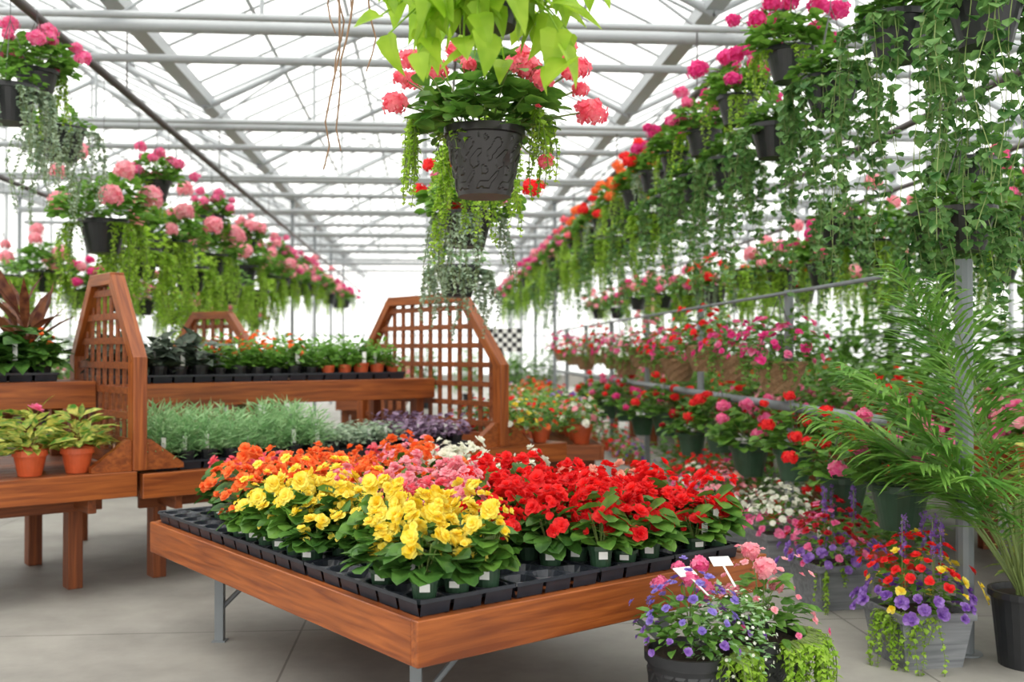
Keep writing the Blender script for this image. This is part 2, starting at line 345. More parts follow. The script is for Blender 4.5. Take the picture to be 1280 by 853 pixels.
# ---------------------------------------------------------------- begonias of the front bench
def begonia(col,seed):
    R.seed(seed); f=MB(); f.mound(V((0,0,.105)),.078,.12,44,.086,.082,RD,0,-.05,.4,.25)
    for k in range(7):
        th=R.uniform(0,6.28); f.tube([V((0,0,.06)),V((.05*math.cos(th),.05*math.sin(th),.2))],.003,4,1)
    fo=f.mesh('begonia_leaves',[L_DARK if seed%3 else L_MID,STEM])
    g=MB(); big=1.08 if col=='red' else .97
    for p_,n_ in g.domepts(V((0,0,.15)),.085,.15,6,.1,.6,1.3):
        for k in range(R.randint(2,3)):
            o=V((R.uniform(-1,1),R.uniform(-1,1),R.uniform(-.8,.8)))*.034
            g.rosette(p_+o,(n_+o*12+V((0,-.25,0))),R.uniform(.018,.036)*big,0)
    for k in range(7):
        th=R.uniform(0,6.28); rr=R.uniform(.05,.125); g.rosette(V((rr*math.cos(th),rr*math.sin(th),R.uniform(.13,.28))),V((math.cos(th),math.sin(th),.5)),R.uniform(.012,.022),0,((5,1,.5),(3,.6,1.1)))
    return [('pot',POT_S),('foliage',fo),('blossoms',g.mesh('begonia_blossoms',[FL[col]]))]
BEG={c:[begonia(c,20+7*i+k) for k in range(6 if c in('red','yellow') else 3)] for i,c in enumerate(['yellow','orange','pink','red','white','salmon','coral'])}
C=V((-.34,3.45,0)); u=V((-.623,.782,0)); v=V((.784,.621,0)); LA,LB=2.53,1.85; ZT=.6
def TP(a,b_,z): return C+u*a+v*b_+V((0,0,z))
Mb=Matrix.Translation(TP(LA/2,LB/2,0)); BH=.158
parts=[]
parts.append(boardpart('apron_board',TP(0,.02,ZT-BH/2),TP(LA,.02,ZT-BH/2),.04,BH,WOOD,Mb))
parts.append(boardpart('apron_board',TP(LA,LB-.02,ZT-BH/2),TP(0,LB-.02,ZT-BH/2),.04,BH,WOOD,Mb))
parts.append(boardpart('apron_board',TP(-.02,0,ZT-BH/2),TP(-.02,LB,ZT-BH/2),.04,BH,WOOD,Mb))
parts.append(boardpart('apron_board',TP(LA+.0,.04,ZT-BH/2),TP(LA+.0,LB-.04,ZT-BH/2),.04,BH,WOOD,Mb))
nd=16
for k in range(nd):
    b0=.05+(LB-.1)*(k+.5)/nd
    parts.append(boardpart('deck_slat',TP(-.0,b0,ZT-.016),TP(LA-.02,b0,ZT-.016),(LB-.1)/nd-.008,.022,WOOD2,Mb))
for a in (.35,2.2):
    for b0 in (.25,1.6):
        P=TP(a,b0,0); lm=MB()
        lm.box((-.022,-.022,0),(.022,.022,ZT-.03),0,Matrix.Translation(P-Mb.translation)); lm.box((-.035,-.035,0),(.035,.035,.006),0,Matrix.Translation(P-Mb.translation))
        s_=1 if b0<1 else -1
        lm.tube([P+V((0,0,.16))-Mb.translation,TP(a,b0+s_*.5,ZT-.03)-Mb.translation],.013,6)
        parts.append(('leg',lm.mesh('bench_leg',[METAL])))
place('display_bench','low stained redwood display bench with metal legs, covered in begonia trays','bench',Mb,parts)
def traymesh(ni,nj,s_):
    t=MB(); h=.055
    for i in range(ni):
        for j in range(nj):
            cx,cy=(i+.5)*s_,(j+.5)*s_; n=16
            sq=[];ho=[];bo=[];b2=[]
            for q_ in range(n):
                th=6.28319*q_/n; c_,s2=math.cos(th),math.sin(th); k=max(abs(c_),abs(s2)); w8=1+.12*(1-k)/.293
                sq.append(V((cx+c_/k*s_/2,cy+s2/k*s_/2,h-(.012 if k<.8 else .0)))); ho.append(V((cx+c_*.061*w8,cy+s2*.061*w8,h))); bo.append(V((cx+c_*.050,cy+s2*.050,.018))); b2.append(V((cx+c_*.02,cy+s2*.02,.018)))
            i0=len(t.v); t.v+=sq+ho+bo+b2
            for r_ in range(3):
                for q_ in range(n):
                    a=i0+r_*n+q_; b_=i0+r_*n+(q_+1)%n; t.f.append((a,b_,b_+n,a+n)); t.m.append(0)
    W,D=ni*s_,nj*s_
    for a,b_ in (((0,0),(W,0)),((W,0),(W,D)),((W,D),(0,D)),((0,D),(0,0))):
        n_=V((b_[1]-a[1],a[0]-b_[0],0)).normalized()*.006; a3,b3=V((*a,0)),V((*b_,0)); L=(b3-a3).length; m_=int(L/s_+.5)
        for q_ in range(m_):
            p0=a3.lerp(b3,(q_+.06)/m_); p1=a3.lerp(b3,(q_+.94)/m_)
            t.quad(p0+n_+V((0,0,h+.003)),p1+n_+V((0,0,h+.003)),p1-n_*1.2,p0-n_*1.2)
        t.quad(V((*a,h)),V((*b_,h)),V((*b_,h+.004))+n_*1.5,V((*a,h+.004))+n_*1.5); t.quad(V((*a,h+.004))+n_*1.5,V((*b_,h+.004))+n_*1.5,V((*b_,h-.01))+n_*1.5,V((*a,h-.01))+n_*1.5)
    return t.mesh('tray',[TRAYM])
S=.1375; TM=traymesh(6,3,S)
rotT=Matrix((u,-v,V((0,0,1)))).transposed().to_4x4()
for i in range(3):
    for j in range(4):
        o=bpy.data.objects.new('plant_tray',TM); COL.objects.link(o)
        M=rotT.copy(); M.translation=TP(.012+i*6*S+i*.008,.04+(j+1)*3*S+j*.008,ZT-.003); o.matrix_world=M
        o['label']='black plastic cell tray holding begonia pots on the bench'; o['category']='plant tray'; o['group']='black cell trays on the display bench'
R.seed(5)
for i in range(18):
    for j in range(12):
        a=.012+(i+.5)*S+(i//6)*.008; b0=.04+(j+.5)*S+(j//3)*.008; P=TP(a,b0,ZT+.026)
        if i==0 and j in (3,4,5,9): continue
        if i==1 and j in (3,4): continue
        if j==0 and i in (3,4,5,12): continue
        if j==0 and i>=13: continue
        if j==1 and i>=16: continue
        if R.random()<.07: continue
        if P.y>5.42 and P.x>-.45: c='white'
        elif P.x>-.16 and j>=4: c='red'
        elif i>=11 and j<=8: c='orange' if R.random()<.85 else 'coral'
        elif j<=2 and i<=10: c='yellow'
        elif i<=3 and j<=4: c='yellow'
        elif i>=6: c='pink' if R.random()<.75 else ('coral' if R.random()<.6 else 'orange')
        else: c='pink' if R.random()<.6 else 'coral'
        if c=='red' and j>=10 and i in (4,6): c='salmon'
        if c=='yellow' and (i,j) in ((1,2),(4,2)): c='coral'
        tp=list(R.choice(BEG[c]))
        if j<=1 or i<=1 or R.random()<.15:
            if R.random()<.3: tp=tp+[('plant_tag',TAGM,T(R.uniform(-.03,.03),-.045,.125,R.uniform(-.5,.5)))]
        if i<=1 or j<=2:
            tp.append(('pot_label',LABM,T(0,-.0515,.045)))
        nm={'red':'red','yellow':'yellow','orange':'orange','pink':'soft pink','white':'white','salmon':'salmon','coral':'coral pink'}[c]
        M=Matrix.Translation(P)@Matrix.Rotation(R.uniform(-.25,.25),4,'Z')@Matrix.Rotation(R.uniform(-.05,.05),4,'X')
        if j>1 and i>1: M=M@Matrix.Rotation(R.uniform(0,6.28),4,'Z')
        M=M@Matrix.Diagonal((1,1,R.uniform(.8,1.22),1))
        place('potted_begonia','%s double begonia in small dark green pot on bench'%nm,'potted flower',M,tp,'%s begonias on the display bench'%nm)
# ---------------------------------------------------------------- dividers and tiered benches
s=V((.775,.632,0)); bk=V((-.632,.775,0)); A=V((-2.3,6.35,0))
def divider(P0,width,z0,z1,z2,cut,lab,feet=True,dirv=bk,step=.132):
    Mp=Matrix.Translation(P0+V((0,0,z0))); prt=[]; t=.08
    X=lambda a,z:P0+dirv*a+V((0,0,z))
    prt+= [boardpart('post',X(t/2,z0),X(t/2,z1),.085,t+.03,WOOD,Mp,up=dirv),boardpart('post',X(width-t/2,z0),X(width-t/2,z1),.085,t+.03,WOOD,Mp,up=dirv)]
    prt.append(boardpart('top_rail',X(cut-.02,z2-t/2),X(width-cut+.02,z2-t/2),.09,t,WOOD,Mp))
    prt.append(boardpart('sloped_rail',X(.02,z1-.03),X(cut,z2-t/2),.088,t,WOOD,Mp)); prt.append(boardpart('sloped_rail',X(width-.02,z1-.03),X(width-cut,z2-t/2),.088,t,WOOD,Mp))
    prt.append(boardpart('bottom_rail',X(t,z0+.05),X(width-t,z0+.05),.05,.09,WOOD,Mp))
    lat=MB(); Q=Matrix((dirv,V((-dirv.y,dirv.x,0)),V((0,0,1)))).transposed().to_4x4()
    a=t+.09
    def top(a): return z1+(z2-z1)*min(1,min(a,width-a)/cut)-.05
    while a<width-t-.03:
        lat.box((a-.024,-.014,.05),(a+.024,.0,top(a)-z0),0,Q); a+=step
    z=z0+.17
    while z<z2-.08:
        inset=0 if z<z1-.05 else (z-z1+.05)/(z2-z1)*cut
        lat.box((inset+.03,0,z-z0-.022),(width-inset-.03,.014,z-z0+.022),0,Q); z+=.16
    prt.append(('lattice',lat.mesh('lattice',[WOOD2])))
    if feet:
        for sg in (1,-1):
            ft=MB(); p_=[V((0,0,0)),V((.24,0,0)),V((.24,0,.03)),V((.03,0,.19)),V((0,0,.19))]
            Qf=Matrix((s*sg,dirv*sg,V((0,0,1)))).transposed().to_4x4()
            lo=[Qf@(q_+V((.045,-.03,0)))+dirv*.04 for q_ in p_]; hi=[Qf@(q_+V((.045,.03,0)))+dirv*.04 for q_ in p_]
            ft.v+=lo+hi; ft.f+=[(0,1,2,3,4),(9,8,7,6,5)]+[(k+5,(k+1)%5+5,(k+1)%5,k) for k in range(5)]; ft.m+=[0]*7
            prt.append(('foot_brace',ft.mesh('foot_brace',[WOOD])))
    place('trellis_divider',lab,'trellis',Mp,prt)
divider(A+bk*.02,1.3,.762,1.47,2.02,.45,'stained redwood lattice divider with clipped corners on plant bench')
divider(A+s*2.9+bk*.02,2.2,.742,1.40,2.0,.55,'stained redwood lattice divider with clipped corners between flower displays',step=.145)
def bench(P0,L,D,z,lab,shelf=None,sv=s,bv=bk,apron=.155,wood=WOOD):
    Mp=Matrix.Translation(P0+sv*L/2+bv*D/2); X=lambda a,b_,zz:P0+sv*a+bv*b_+V((0,0,zz)); prt=[]
    prt.append(boardpart('apron_board',X(0,.02,z-apron/2),X(L,.02,z-apron/2),.04,apron,wood,Mp)); prt.append(boardpart('apron_board',X(0,D-.02,z-apron/2),X(L,D-.02,z-apron/2),.04,apron,wood,Mp))
    prt.append(boardpart('apron_board',X(.02,.04,z-apron/2),X(.02,D-.04,z-apron/2),.04,apron,wood,Mp)); prt.append(boardpart('apron_board',X(L-.02,.04,z-apron/2),X(L-.02,D-.04,z-apron/2),.04,apron,wood,Mp))
    n=max(3,int((D-.1)/.14))
    for k in range(n): prt.append(boardpart('deck_board',X(.04,.05+(D-.1)*(k+.5)/n,z-.013),X(L-.04,.05+(D-.1)*(k+.5)/n,z-.013),(D-.1)/n-.008,.024,WOOD2,Mp,bev=.002))
    nl=max(2,int(L/1.6)+1)
    for k in range(nl):
        a=.25+(L-.5)*k/(nl-1)
        for b_ in (min(.45,D*.3),D-.12): prt.append(boardpart('leg',X(a,b_,0),X(a,b_,z-.03),.09,.12,WOOD2,Mp,up=bv))
        prt.append(boardpart('cross_beam',X(a,.06,z-.2),X(a,D-.06,z-.2),.05,.09,WOOD2,Mp))
    prt.append(boardpart('lower_rail',X(.1,min(.45,D*.3)-.08,z-.21),X(L-.1,min(.45,D*.3)-.08,z-.21),.04,.11,WOOD2,Mp))
    if shelf:
        b0,b1,zs,ah,la=shelf
        prt.append(boardpart('shelf_apron',X(.0,b0,zs-ah/2),X(la,b0,zs-ah/2),.04,ah,wood,Mp))
        for k in range(6): prt.append(boardpart('shelf_board',X(.0,b0+.03+(b1-b0)*(k+.5)/6,zs-.013),X(la,b0+.03+(b1-b0)*(k+.5)/6,zs-.013),(b1-b0)/6-.006,.024,WOOD2,Mp,bev=.002))
        for k in range(3):
            a=.1+(la-.2)*k/2
            for b_ in (b0+.1,b1-.05): prt.append(boardpart('shelf_post',X(a,b_,z),X(a,b_,zs-.03),.08,.08,WOOD2,Mp,up=bv))
    place('tiered_plant_bench',lab,'bench',Mp,prt)
bench(A+V((.012,.01,0)),3.55,2.25,.74,'two-tier stained redwood bench holding bedding plant trays',(.95,1.8,1.27,.17,2.85))
bench(A-s*2.42,2.4,1.5,.76,'two-tier stained redwood bench holding croton pots',(.83,1.45,1.30,.18,2.4))
# ---------------------------------------------------------------- small bench plants
def small(kind,seed):
    R.seed(seed); f=MB(); mats=[L_MID]; fl_=None; pot=POT_SB
    if kind=='fern': f.mound(V((0,0,.09)),.12,.22,260,.09,.011,LT,0,-.2,.3,.8); mats=[L_SAGE]
    elif kind=='silver': f.mound(V((0,0,.08)),.09,.13,70,.05,.034,OV,0,-.1,.4); mats=[L_SILV]
    elif kind=='rex': f.mound(V((0,0,.08)),.10,.20,30,.12,.08,HEART,0,-.05,.4); mats=[L_REX]
    elif kind=='purple': f.mound(V((0,0,.08)),.09,.13,56,.06,.04,OV,0,-.1,.4); mats=[L_PURP]
    elif kind=='herb': f.mound(V((0,0,.09)),.10,.2,100,.055,.03,OV,0,-.1,.3,.5); mats=[L_GER]
    elif kind=='darkleaf': f.mound(V((0,0,.08)),.1,.17,34,.13,.075,OV,0,-.05,.3); mats=[L_DARK]
    elif kind=='orangefl':
        f.mound(V((0,0,.08)),.09,.16,60,.065,.045,RD,0,-.1,.4); g=MB()
        for p_,n_ in g.domepts(V((0,0,.1)),.08,.18,7,.3): g.rosette(p_,n_,.021,0,((6,1,.3),(4,.6,.9)))
        fl_=g.mesh('small_blooms',[FL['orange']]); mats=[L_MID]
    pr=[('pot',pot),('foliage',f.mesh(kind+'_foliage',mats))]
    if fl_: pr.append(('blossoms',fl_))
    return pr
SM={k:[small(k,100+5*i+j) for j in range(2)] for i,k in enumerate(['fern','silver','rex','purple','herb','darkleaf','orangefl'])}
SM['herbt']=[[('pot',POT_ST)]+q_[1:] for q_ in SM['herb']]
SLAB={'fern':'feathery pale green seedling in black pot','silver':'silver-leaved bedding plant in black pot','rex':'dark grey-green rex begonia in black pot','purple':'purple and silver striped foliage plant in pot','herb':'fresh green seedling in small black pot','herbt':'fresh green herb in small orange pot','darkleaf':'glossy dark green foliage plant in black pot','orangefl':'orange flowering bedding plant in black pot'}
TM2=traymesh(4,2,.155)
def P2(a,b_,z): return A+s*a+bk*b_+V((0,0,z))
rotS=Matrix((s,bk,V((0,0,1)))).transposed().to_4x4()
def rowfill(a0,a1,b0,rows,z,kindf,sp=.155,grp='',sc0=1.):
    n=int((a1-a0)/sp); nt_=n//4
    for t in range(nt_):
        for rr in range(rows//2):
            o=bpy.data.objects.new('plant_tray',TM2); COL.objects.link(o); M=rotS.copy(); M.translation=P2(a0+t*4*sp+.0,b0+rr*2*sp,z-.001); o.matrix_world=M
            o['label']='black plastic tray of bedding plants on wooden bench'; o['category']='plant tray'; o['group']='bedding plant trays'
    for k in range(nt_*4):
        for rr in range(rows):
            kd=kindf((k+.5)/(nt_*4),rr); P=P2(a0+(k+.5)*sp,b0+(rr+.5)*sp,z+.019)
            if kd is None: continue
            pr=list(SM[kd][R.randrange(2)])
            if rr==0 and R.random()<.4: pr.append(('plant_tag',TAGM,T(.02,-.045,.12)))
            place('potted_'+{'fern':'fern','silver':'dusty_miller','rex':'rex_begonia','purple':'foliage_plant','herb':'seedling','herbt':'herb','darkleaf':'foliage_plant','orangefl':'begonia'}[kd],SLAB[kd],'potted plant',T(P.x,P.y,P.z,R.uniform(-1,1) if rr==0 else R.uniform(0,6.28),R.uniform(.85,1.2)*sc0),pr,grp+SLAB[kd][:22])
rowfill(.12,2.75,.08,4,.742,lambda t,r_:'fern' if t<.52 else ('silver' if t<.74 else 'purple'),grp='lower tier ',sc0=1.05)
rowfill(.12,2.75,1.0,4,1.272,lambda t,r_:'rex' if t<.33 else (('orangefl' if R.random()<.55 else 'herb') if t<.64 else ('herbt' if r_==0 and t>.66 else 'herb')),grp='upper tier ',sc0=1.1)
rowfill(-2.1,-.1,.9,2,1.302,lambda t,r_:'darkleaf' if R.random()<.8 else 'orangefl',grp='left tier ',sc0=1.3)
def bigpot(kind,seed):
    R.seed(seed); f=MB(); g=None
    if kind=='croton':
        f.mound(V((0,0,.14)),.12,.20,60,.13,.055,OV,0,-.1,.3,.5); mats=[L_CROT]
        g=MB(); g.rosette(V((.02,-.03,.36)),V((0,-.5,1)),.05,0)
    if kind=='cordyline':
        f.mound(V((0,0,.14)),.1,.40,22,.42,.09,OV,0,.3,.1,1.4); mats=[L_BRONZE]
    pr=[('pot',POT_TERRA),('foliage',f.mesh(kind,mats))]
    if g and seed%2: pr.append(('blossoms',g.mesh('croton_flower',[FL['hotpink']])))
    return pr
for (a,b_,sd) in ((-.60,.16,1),(-.33,.16,2),(-.78,.48,3),(-.5,.5,4),(-.95,.2,5),(-.22,.5,6)):
    P=P2(a,b_,.762); place('potted_croton','yellow-green variegated croton in orange plastic pot','potted plant',T(P.x,P.y,P.z,R.uniform(0,6),1.08),bigpot('croton',200+sd),'crotons in orange pots')
P=P2(-.35,1.3,1.302); place('potted_cordyline','bronze-leaved cordyline in terracotta pot on upper shelf','potted plant',T(P.x,P.y,P.z),bigpot('cordyline',210))
# ---------------------------------------------------------------- flowering pots and baskets
HEADS={}
for hi_,c in enumerate(FL):
    R.seed(hi_+3); g=MB(); g.ball(V((0,0,0)),.058,0,36,.42); HEADS[c]=g.mesh('flower_head_'+c,[FL[c]])
def heads(col,c,Rr,Hh,n,lo=.15,sc0=1.):
    st=MB(); out=[]
    for p_,n_ in st.domepts(c,Rr,Hh,n,lo,.7,1.2):
        out.append(('flower_head',HEADS[col],T(p_.x,p_.y,p_.z,R.uniform(0,6),R.uniform(.7,1.25)*sc0))); st.tube([c+V((p_.x*.1,p_.y*.1,0)),c.lerp(p_,.6)+V((0,0,.03)),p_],.003,4)
    out.append(('stems',st.mesh('stems',[STEM]))); return out
def geranium_basket(col,seed,pot=POT_BLACK,trail='jen',n=12,tl=.5,ns=22,head=1.,mr=.27,leafm=None,lo=-.2):
    R.seed(seed); f=MB(); f.mound(V((0,0,.24)),mr,mr*.9,240,.08,.085,RD,0,lo,.45)
    mt={'jen':L_JEN,'silver':L_SILV,'vine':L_VINE,'lime':L_LIME}[trail]
    bund=[R.uniform(0,6.28) for _ in range(5)]
    for k in range(ns):
        th=bund[k%5]+R.uniform(-.3,.3); o=V((math.cos(th),math.sin(th),0)); f.strand(V((0,0,.2))+o*.15,o,R.uniform(.35,1)*tl,.037,.032,.024,1,2,spread=.35)
    return [('pot',pot),('hanger',HANG),('foliage',f.mesh('geranium_foliage',[leafm or L_GER,mt,STEM]))]+heads(col,V((0,0,.25)),mr*1.3,mr*1.25,n,.0,head)
def vine_basket(seed,ns=34,tl=1.4,lf=.04,mat=L_VINE,crown=L_MID,pot=POT_BLACK,sp=.022,minl=.3,nb=7,cr=.2):
    R.seed(seed); f=MB(); f.mound(V((0,0,.22)),cr,.17,120,max(.045,lf*1.2),max(.045,lf*1.1),RD,2,.0,.4)
    bund=[k*6.283/nb+R.uniform(-.35,.35) for k in range(nb)]; bl=[R.uniform(.5,1) for _ in range(nb)]
    for k in range(ns):
        b_=k%nb; th=bund[b_]+R.uniform(-.25,.25); o=V((math.cos(th),math.sin(th),0)); f.strand(V((0,0,.2))+o*R.uniform(.13,.17),o,R.uniform(minl,1)*tl*bl[b_],lf,lf*1.05,sp,0,1,.03,OV if lf>.035 else LT,R.uniform(.05,.3))
    return [('pot',pot),('hanger',HANG),('foliage',f.mesh('trailing_foliage',[mat,STEM,crown]))]
def flower_mound(col,seed,pot,z,Rr=.2,Hh=.2,leaf=L_MID,nf=26,fr=.03,col2=None,ragged=0):
    R.seed(seed); f=MB(); f.mound(V((0,0,z)),Rr,Hh,150,.06,.045,OV,0,-.3,.4); g=MB()
    for k,(p_,n_) in enumerate(g.domepts(V((0,0,z)),Rr*1.03,Hh*1.08,nf,-.1,.75-ragged,1.15+ragged)):
        g.rosette(p_,n_,fr*R.uniform(.7,1.2),0 if (k%3 or not col2) else 1,((5,1,.2),(4,.6,.8)))
    return [('pot',pot),('foliage',f.mesh('mound_foliage',[leaf])),('blossoms',g.mesh('mound_blossoms',[FL[col],FL[col2 or col]]))]
GB={}
for i,(c,tr_) in enumerate((('pink','jen'),('coral','jen'),('magenta','jen'),('red','silver'),('hotpink','lime'),('orange','jen'))):
    GB[c]=geranium_basket(c,300+i,trail=tr_,head=1.05,n=12)
GB['pink2']=geranium_basket('pink',310,trail='jen',head=1.12,n=8,tl=.62,ns=60,mr=.31,lo=-.1)
VB=[vine_basket(320,32,1.5,.064,sp=.044,nb=7),vine_basket(321,28,1.25,.060,sp=.044,nb=7),vine_basket(322,26,.95,.054,sp=.038,nb=6),vine_basket(323,30,1.6,.062,sp=.044,nb=6)]
JB=[vine_basket(330,54,.85,.038,L_JEN,L_JEN,POT_BLACK,.022,.4,7,.26),vine_basket(331,48,.7,.038,L_JEN,L_GER,POT_BROWN,.022,.4,7,.26)]
SB=[vine_basket(340,44,1.0,.034,L_SILV,L_GER,POT_BLACK,.02,.3,6)]
ALLB={'P':(GB['pink'],'pink geranium'),'Q':(GB['pink2'],'pink geranium with lime creeper'),'C':(GB['coral'],'coral geranium'),'M':(GB['magenta'],'magenta geranium'),'R':(GB['red'],'red geranium'),'H':(GB['hotpink'],'hot pink geranium'),'O':(GB['orange'],'orange geranium'),
 'v':(VB[0],'long trailing green vine'),'u':(VB[3],'long trailing green vine'),'w':(VB[1],'trailing dark green vine'),'x':(VB[2],'trailing small-leaf vine'),'j':(JB[0],'lime creeping jenny'),'k':(JB[1],'green creeping jenny'),'s':(SB[0],'silvery trailing foliage')}
def hang(code,P,pz,sc0=1.,rz=None,row='',parts=None,lab=None):
    parts,l2=(parts,lab) if parts else ALLB[code]
    top=.62*sc0+P.z; pr=list(parts)
    if pz>top+.02: pr.append(('hanger_wire',UW,Matrix.Translation((0,0,.62))@Matrix.Diagonal((1,1,(pz-top)/sc0,1))))
    place('hanging_basket','%s in hanging basket%s'%(l2,row),'hanging basket',T(P.x,P.y,P.z,R.uniform(0,6.28) if rz is None else rz,sc0),pr,'%s baskets'%l2)
R.seed(77)
X=2.44
for d,z,c in ((4.5,2.84,'v'),(5.35,3.02,'u'),(6.25,2.94,'v'),(7.3,2.88,'u'),(8.4,2.85,'w'),(9.4,2.88,'v'),(10.4,2.85,'w'),(11.4,2.80,'k'),(12.4,2.84,'w'),(13.5,2.78,'j'),(14.7,2.80,'w'),(16,2.80,'k'),(17.4,2.8,'j'),(19,2.8,'w'),(20.6,2.8,'k'),(22.4,2.8,'w'),(24.3,2.8,'j'),(26.5,2.8,'k'),(29,2.8,'w'),(32,2.8,'j')):
    hang(c,GP(X,d,z),PZ,1.08,row=' on overhead pipe')
for d,z,c in ((6.75,3.28,'M'),(7.9,3.25,'M'),(8.9,3.2,'H'),(9.9,3.2,'M'),(10.9,3.2,'R'),(11.9,3.15,'O'),(12.9,3.15,'O'),(14.1,3.1,'R'),(15.3,3.1,'O'),(16.7,3.1,'C'),(18.2,3.1,'H'),(19.8,3.1,'P'),(21.5,3.1,'H'),(23.3,3.1,'M'),(25.4,3.1,'H'),(27.7,3.1,'P'),(30.5,3.1,'H'),(34,3.1,'M')):
    hang(c,GP(X-.08,d,z),PZ,1.0,row=' on overhead pipe')
hang(None,GP(2.66,5.12,2.0),PZ,1.0,1.0,' above the rack post',vine_basket(350,38,1.0,.055,L_VINE,L_MID,POT_BROWN,.036,.3,7),'trailing green vine')
for d,z,c in ((6.2,2.45,'w'),(8.2,2.35,'x')):
    hang(c,GP(3.25,d,z),ZG-.6,1.0,row=' behind the pipe')
# left row
for d,z,c in ((6.8,3.02,'s'),(7.75,2.95,'s'),(8.75,2.34,'Q'),(9.8,2.2,'j'),(10.9,2.4,'Q'),(11.9,2.2,'j'),(13.0,2.45,'Q'),(14.1,2.15,'k'),(15.3,2.5,'Q'),(16.4,2.2,'j'),(17.6,2.5,'Q'),(18.9,2.6,'H'),(20.4,2.6,'Q'),(22,2.7,'H'),(23.8,2.8,'Q'),(25.7,2.8,'H'),(27.9,2.8,'P'),(30.5,2.8,'H'),(33,2.9,'M')):
    hang(c,GP(-2.81,d,z),PZ,1.3 if d>8 else 1.12,row=' on overhead pipe')
for d,z,c in ((7.1,3.25,'H'),(10.2,3.0,'H'),(12.8,3.0,'H'),(15.4,3.0,'P'),(18.1,3.0,'H'),(21.2,3.05,'H')):
    hang(c,GP(-2.75,d,z),PZ,.92,row=' high on pipe')
for d,c in ((7.4,'M'),(8.6,'j'),(9.9,'Q'),(11.2,'H'),(12.4,'k'),(13.7,'Q'),(15.2,'M'),(16.8,'j'),(18.5,'H'),(20.3,'Q'),(22.3,'M'),(24.5,'H'),(27,'P'),(30,'H')):
    hang(c,GP(-5.2,d,1.95+.35*R.random()),3.6,1.3,row=' in outer row')
for X0,off in ((4.4,0),(6.0,.6)):
    for d,c in ((6.6,'x'),(7.8,'H'),(9.0,'x'),(10.2,'Q'),(11.5,'M'),(12.9,'Q'),(14.3,'k'),(15.9,'R'),(17.5,'H'),(19.5,'Q'),(21.8,'M'),(24.3,'H'),(27,'P')):
        hang(c,GP(X0,d+off,2.1+.35*R.random()),3.6,1.25,row=' in outer row')
# centre baskets
R.seed(401)
f=MB(); f.mound(V((0,0,.30)),.26,.24,260,.075,.08,RD,0,-.35,.35)
for k in range(18):
    th=R.uniform(-.9,.9); o=V((math.cos(th),math.sin(th),0)); f.strand(V((0.02,0,.32))+o*.17,o,R.uniform(.15,.38),.03,.026,.018,1,2)
for k in range(10):
    th=R.uniform(0,6.28); o=V((math.cos(th),math.sin(th),0)); f.strand(V((0,0,.24))+o*.14,o,R.uniform(.05,.12),.03,.026,.02,1,2)
for k in range(18):
    th=math.pi+R.uniform(-.45,.45); o=V((math.cos(th),math.sin(th),0)); f.strand(V((-.07,0,.3))+o*.15,o,R.uniform(.2,.42),.03,.026,.018,1,2)
ctr=[('pot',POT_SCROLL),('hanger',HANG),('foliage',f.mesh('centre_foliage',[L_MID,L_JEN,STEM]))]
st=MB()
for (x,y,z,s_) in ((-.27,-.1,.50,.75),(-.345,0,.36,.85),(-.19,.1,.52,.8),(-.05,-.2,.45,.5),(.0,.1,.56,.7),(.17,-.05,.48,.8),(.27,.0,.54,.85),(.22,-.2,.40,.7),(.32,-.1,.45,.65),(.40,-.08,.31,.95),(.23,-.1,.12,.5),(.36,.05,.51,.8),(.1,-.24,.44,.5),(-.3,.2,.5,.7),(.22,.22,.42,.6),(.15,.28,.62,.8),(.32,.1,.60,.7),(-.12,.2,.62,.7),(-.32,.0,.46,.55),(.36,-.05,.40,.55)):
    ctr.append(('flower_head',HEADS['coral'],T(x,y,z,x*9,s_))); st.tube([V((x*.3,y*.3,.26)),V((x*.7,y*.7,.26+(z-.26)*.7)),V((x,y,z))],.0035,4)
ctr.append(('stems',st.mesh('stems',[STEM])))
hang(None,V((-.105,3.9,2.09)),3.98,1.,0,' with scrollwork relief',ctr,'coral pink geranium')
R.seed(410); f=MB(); c0=V((0,0,.16))
def limeleaf(pp,lo=.09,hi=.16):
    d=(V((R.uniform(-1,1),R.uniform(-1,.6),R.uniform(-1.3,-.1)))).normalized(); n_=V((d.x+R.uniform(-.6,.6),d.y-.5,R.uniform(.1,1))); l=R.uniform(lo,hi); f.leaf(pp,d,n_,l,l*R.uniform(.6,.85),0,HEART,R.uniform(.1,.5),R.uniform(.05,.25))
for k in range(120):
    th=R.uniform(0,6.28); rr=R.uniform(.06,.38); z=.32-rr*.65+R.uniform(-.12,.1); rad=V((math.cos(th),math.sin(th),0))
    limeleaf(rad*rr+V((0,0,z)),.09,.16); f.tube([c0+rad*.08,rad*rr*.7+V((0,0,z+.08)),rad*rr+V((0,0,z))],.003,4,1)
for k in range(15):
    th=R.uniform(3.9,5.6) if k%3 else R.uniform(0,6.28); rad=V((math.cos(th),math.sin(th),0)); pp=rad*.15+V((0,0,.16)); prev=pp; sl=R.uniform(.1,.9)
    for q_ in range(R.randint(2,6)):
        nx=prev+rad*(.035*sl)+V((R.uniform(-.02,.02),0,-.05)); f.tube([prev,nx],.003,4,1)
        limeleaf(nx,.07,.15); prev=nx
hang(None,V((-.09,3.2,2.515)),3.98,1.,0,' above the aisle',[('pot',POT_BLACK),('hanger',HANG),('foliage',f.mesh('lime_vine',[L_LIME,L_JEN]))],'lime green sweet potato vine')
hang(None,V((-.27,6.3,2.14)),3.98,1.0,None,' above the aisle',geranium_basket('red',421,POT_BROWN,'silver',8,.6,40,1.,.3),'red geranium and silver trailer')
hang(None,V((-.40,7.5,1.90)),3.98,1.05,None,' above the aisle',vine_basket(431,60,.7,.034,L_SILV,L_SAGE,POT_BLACK,.018,.3,9,.26),'silvery grey trailing foliage')
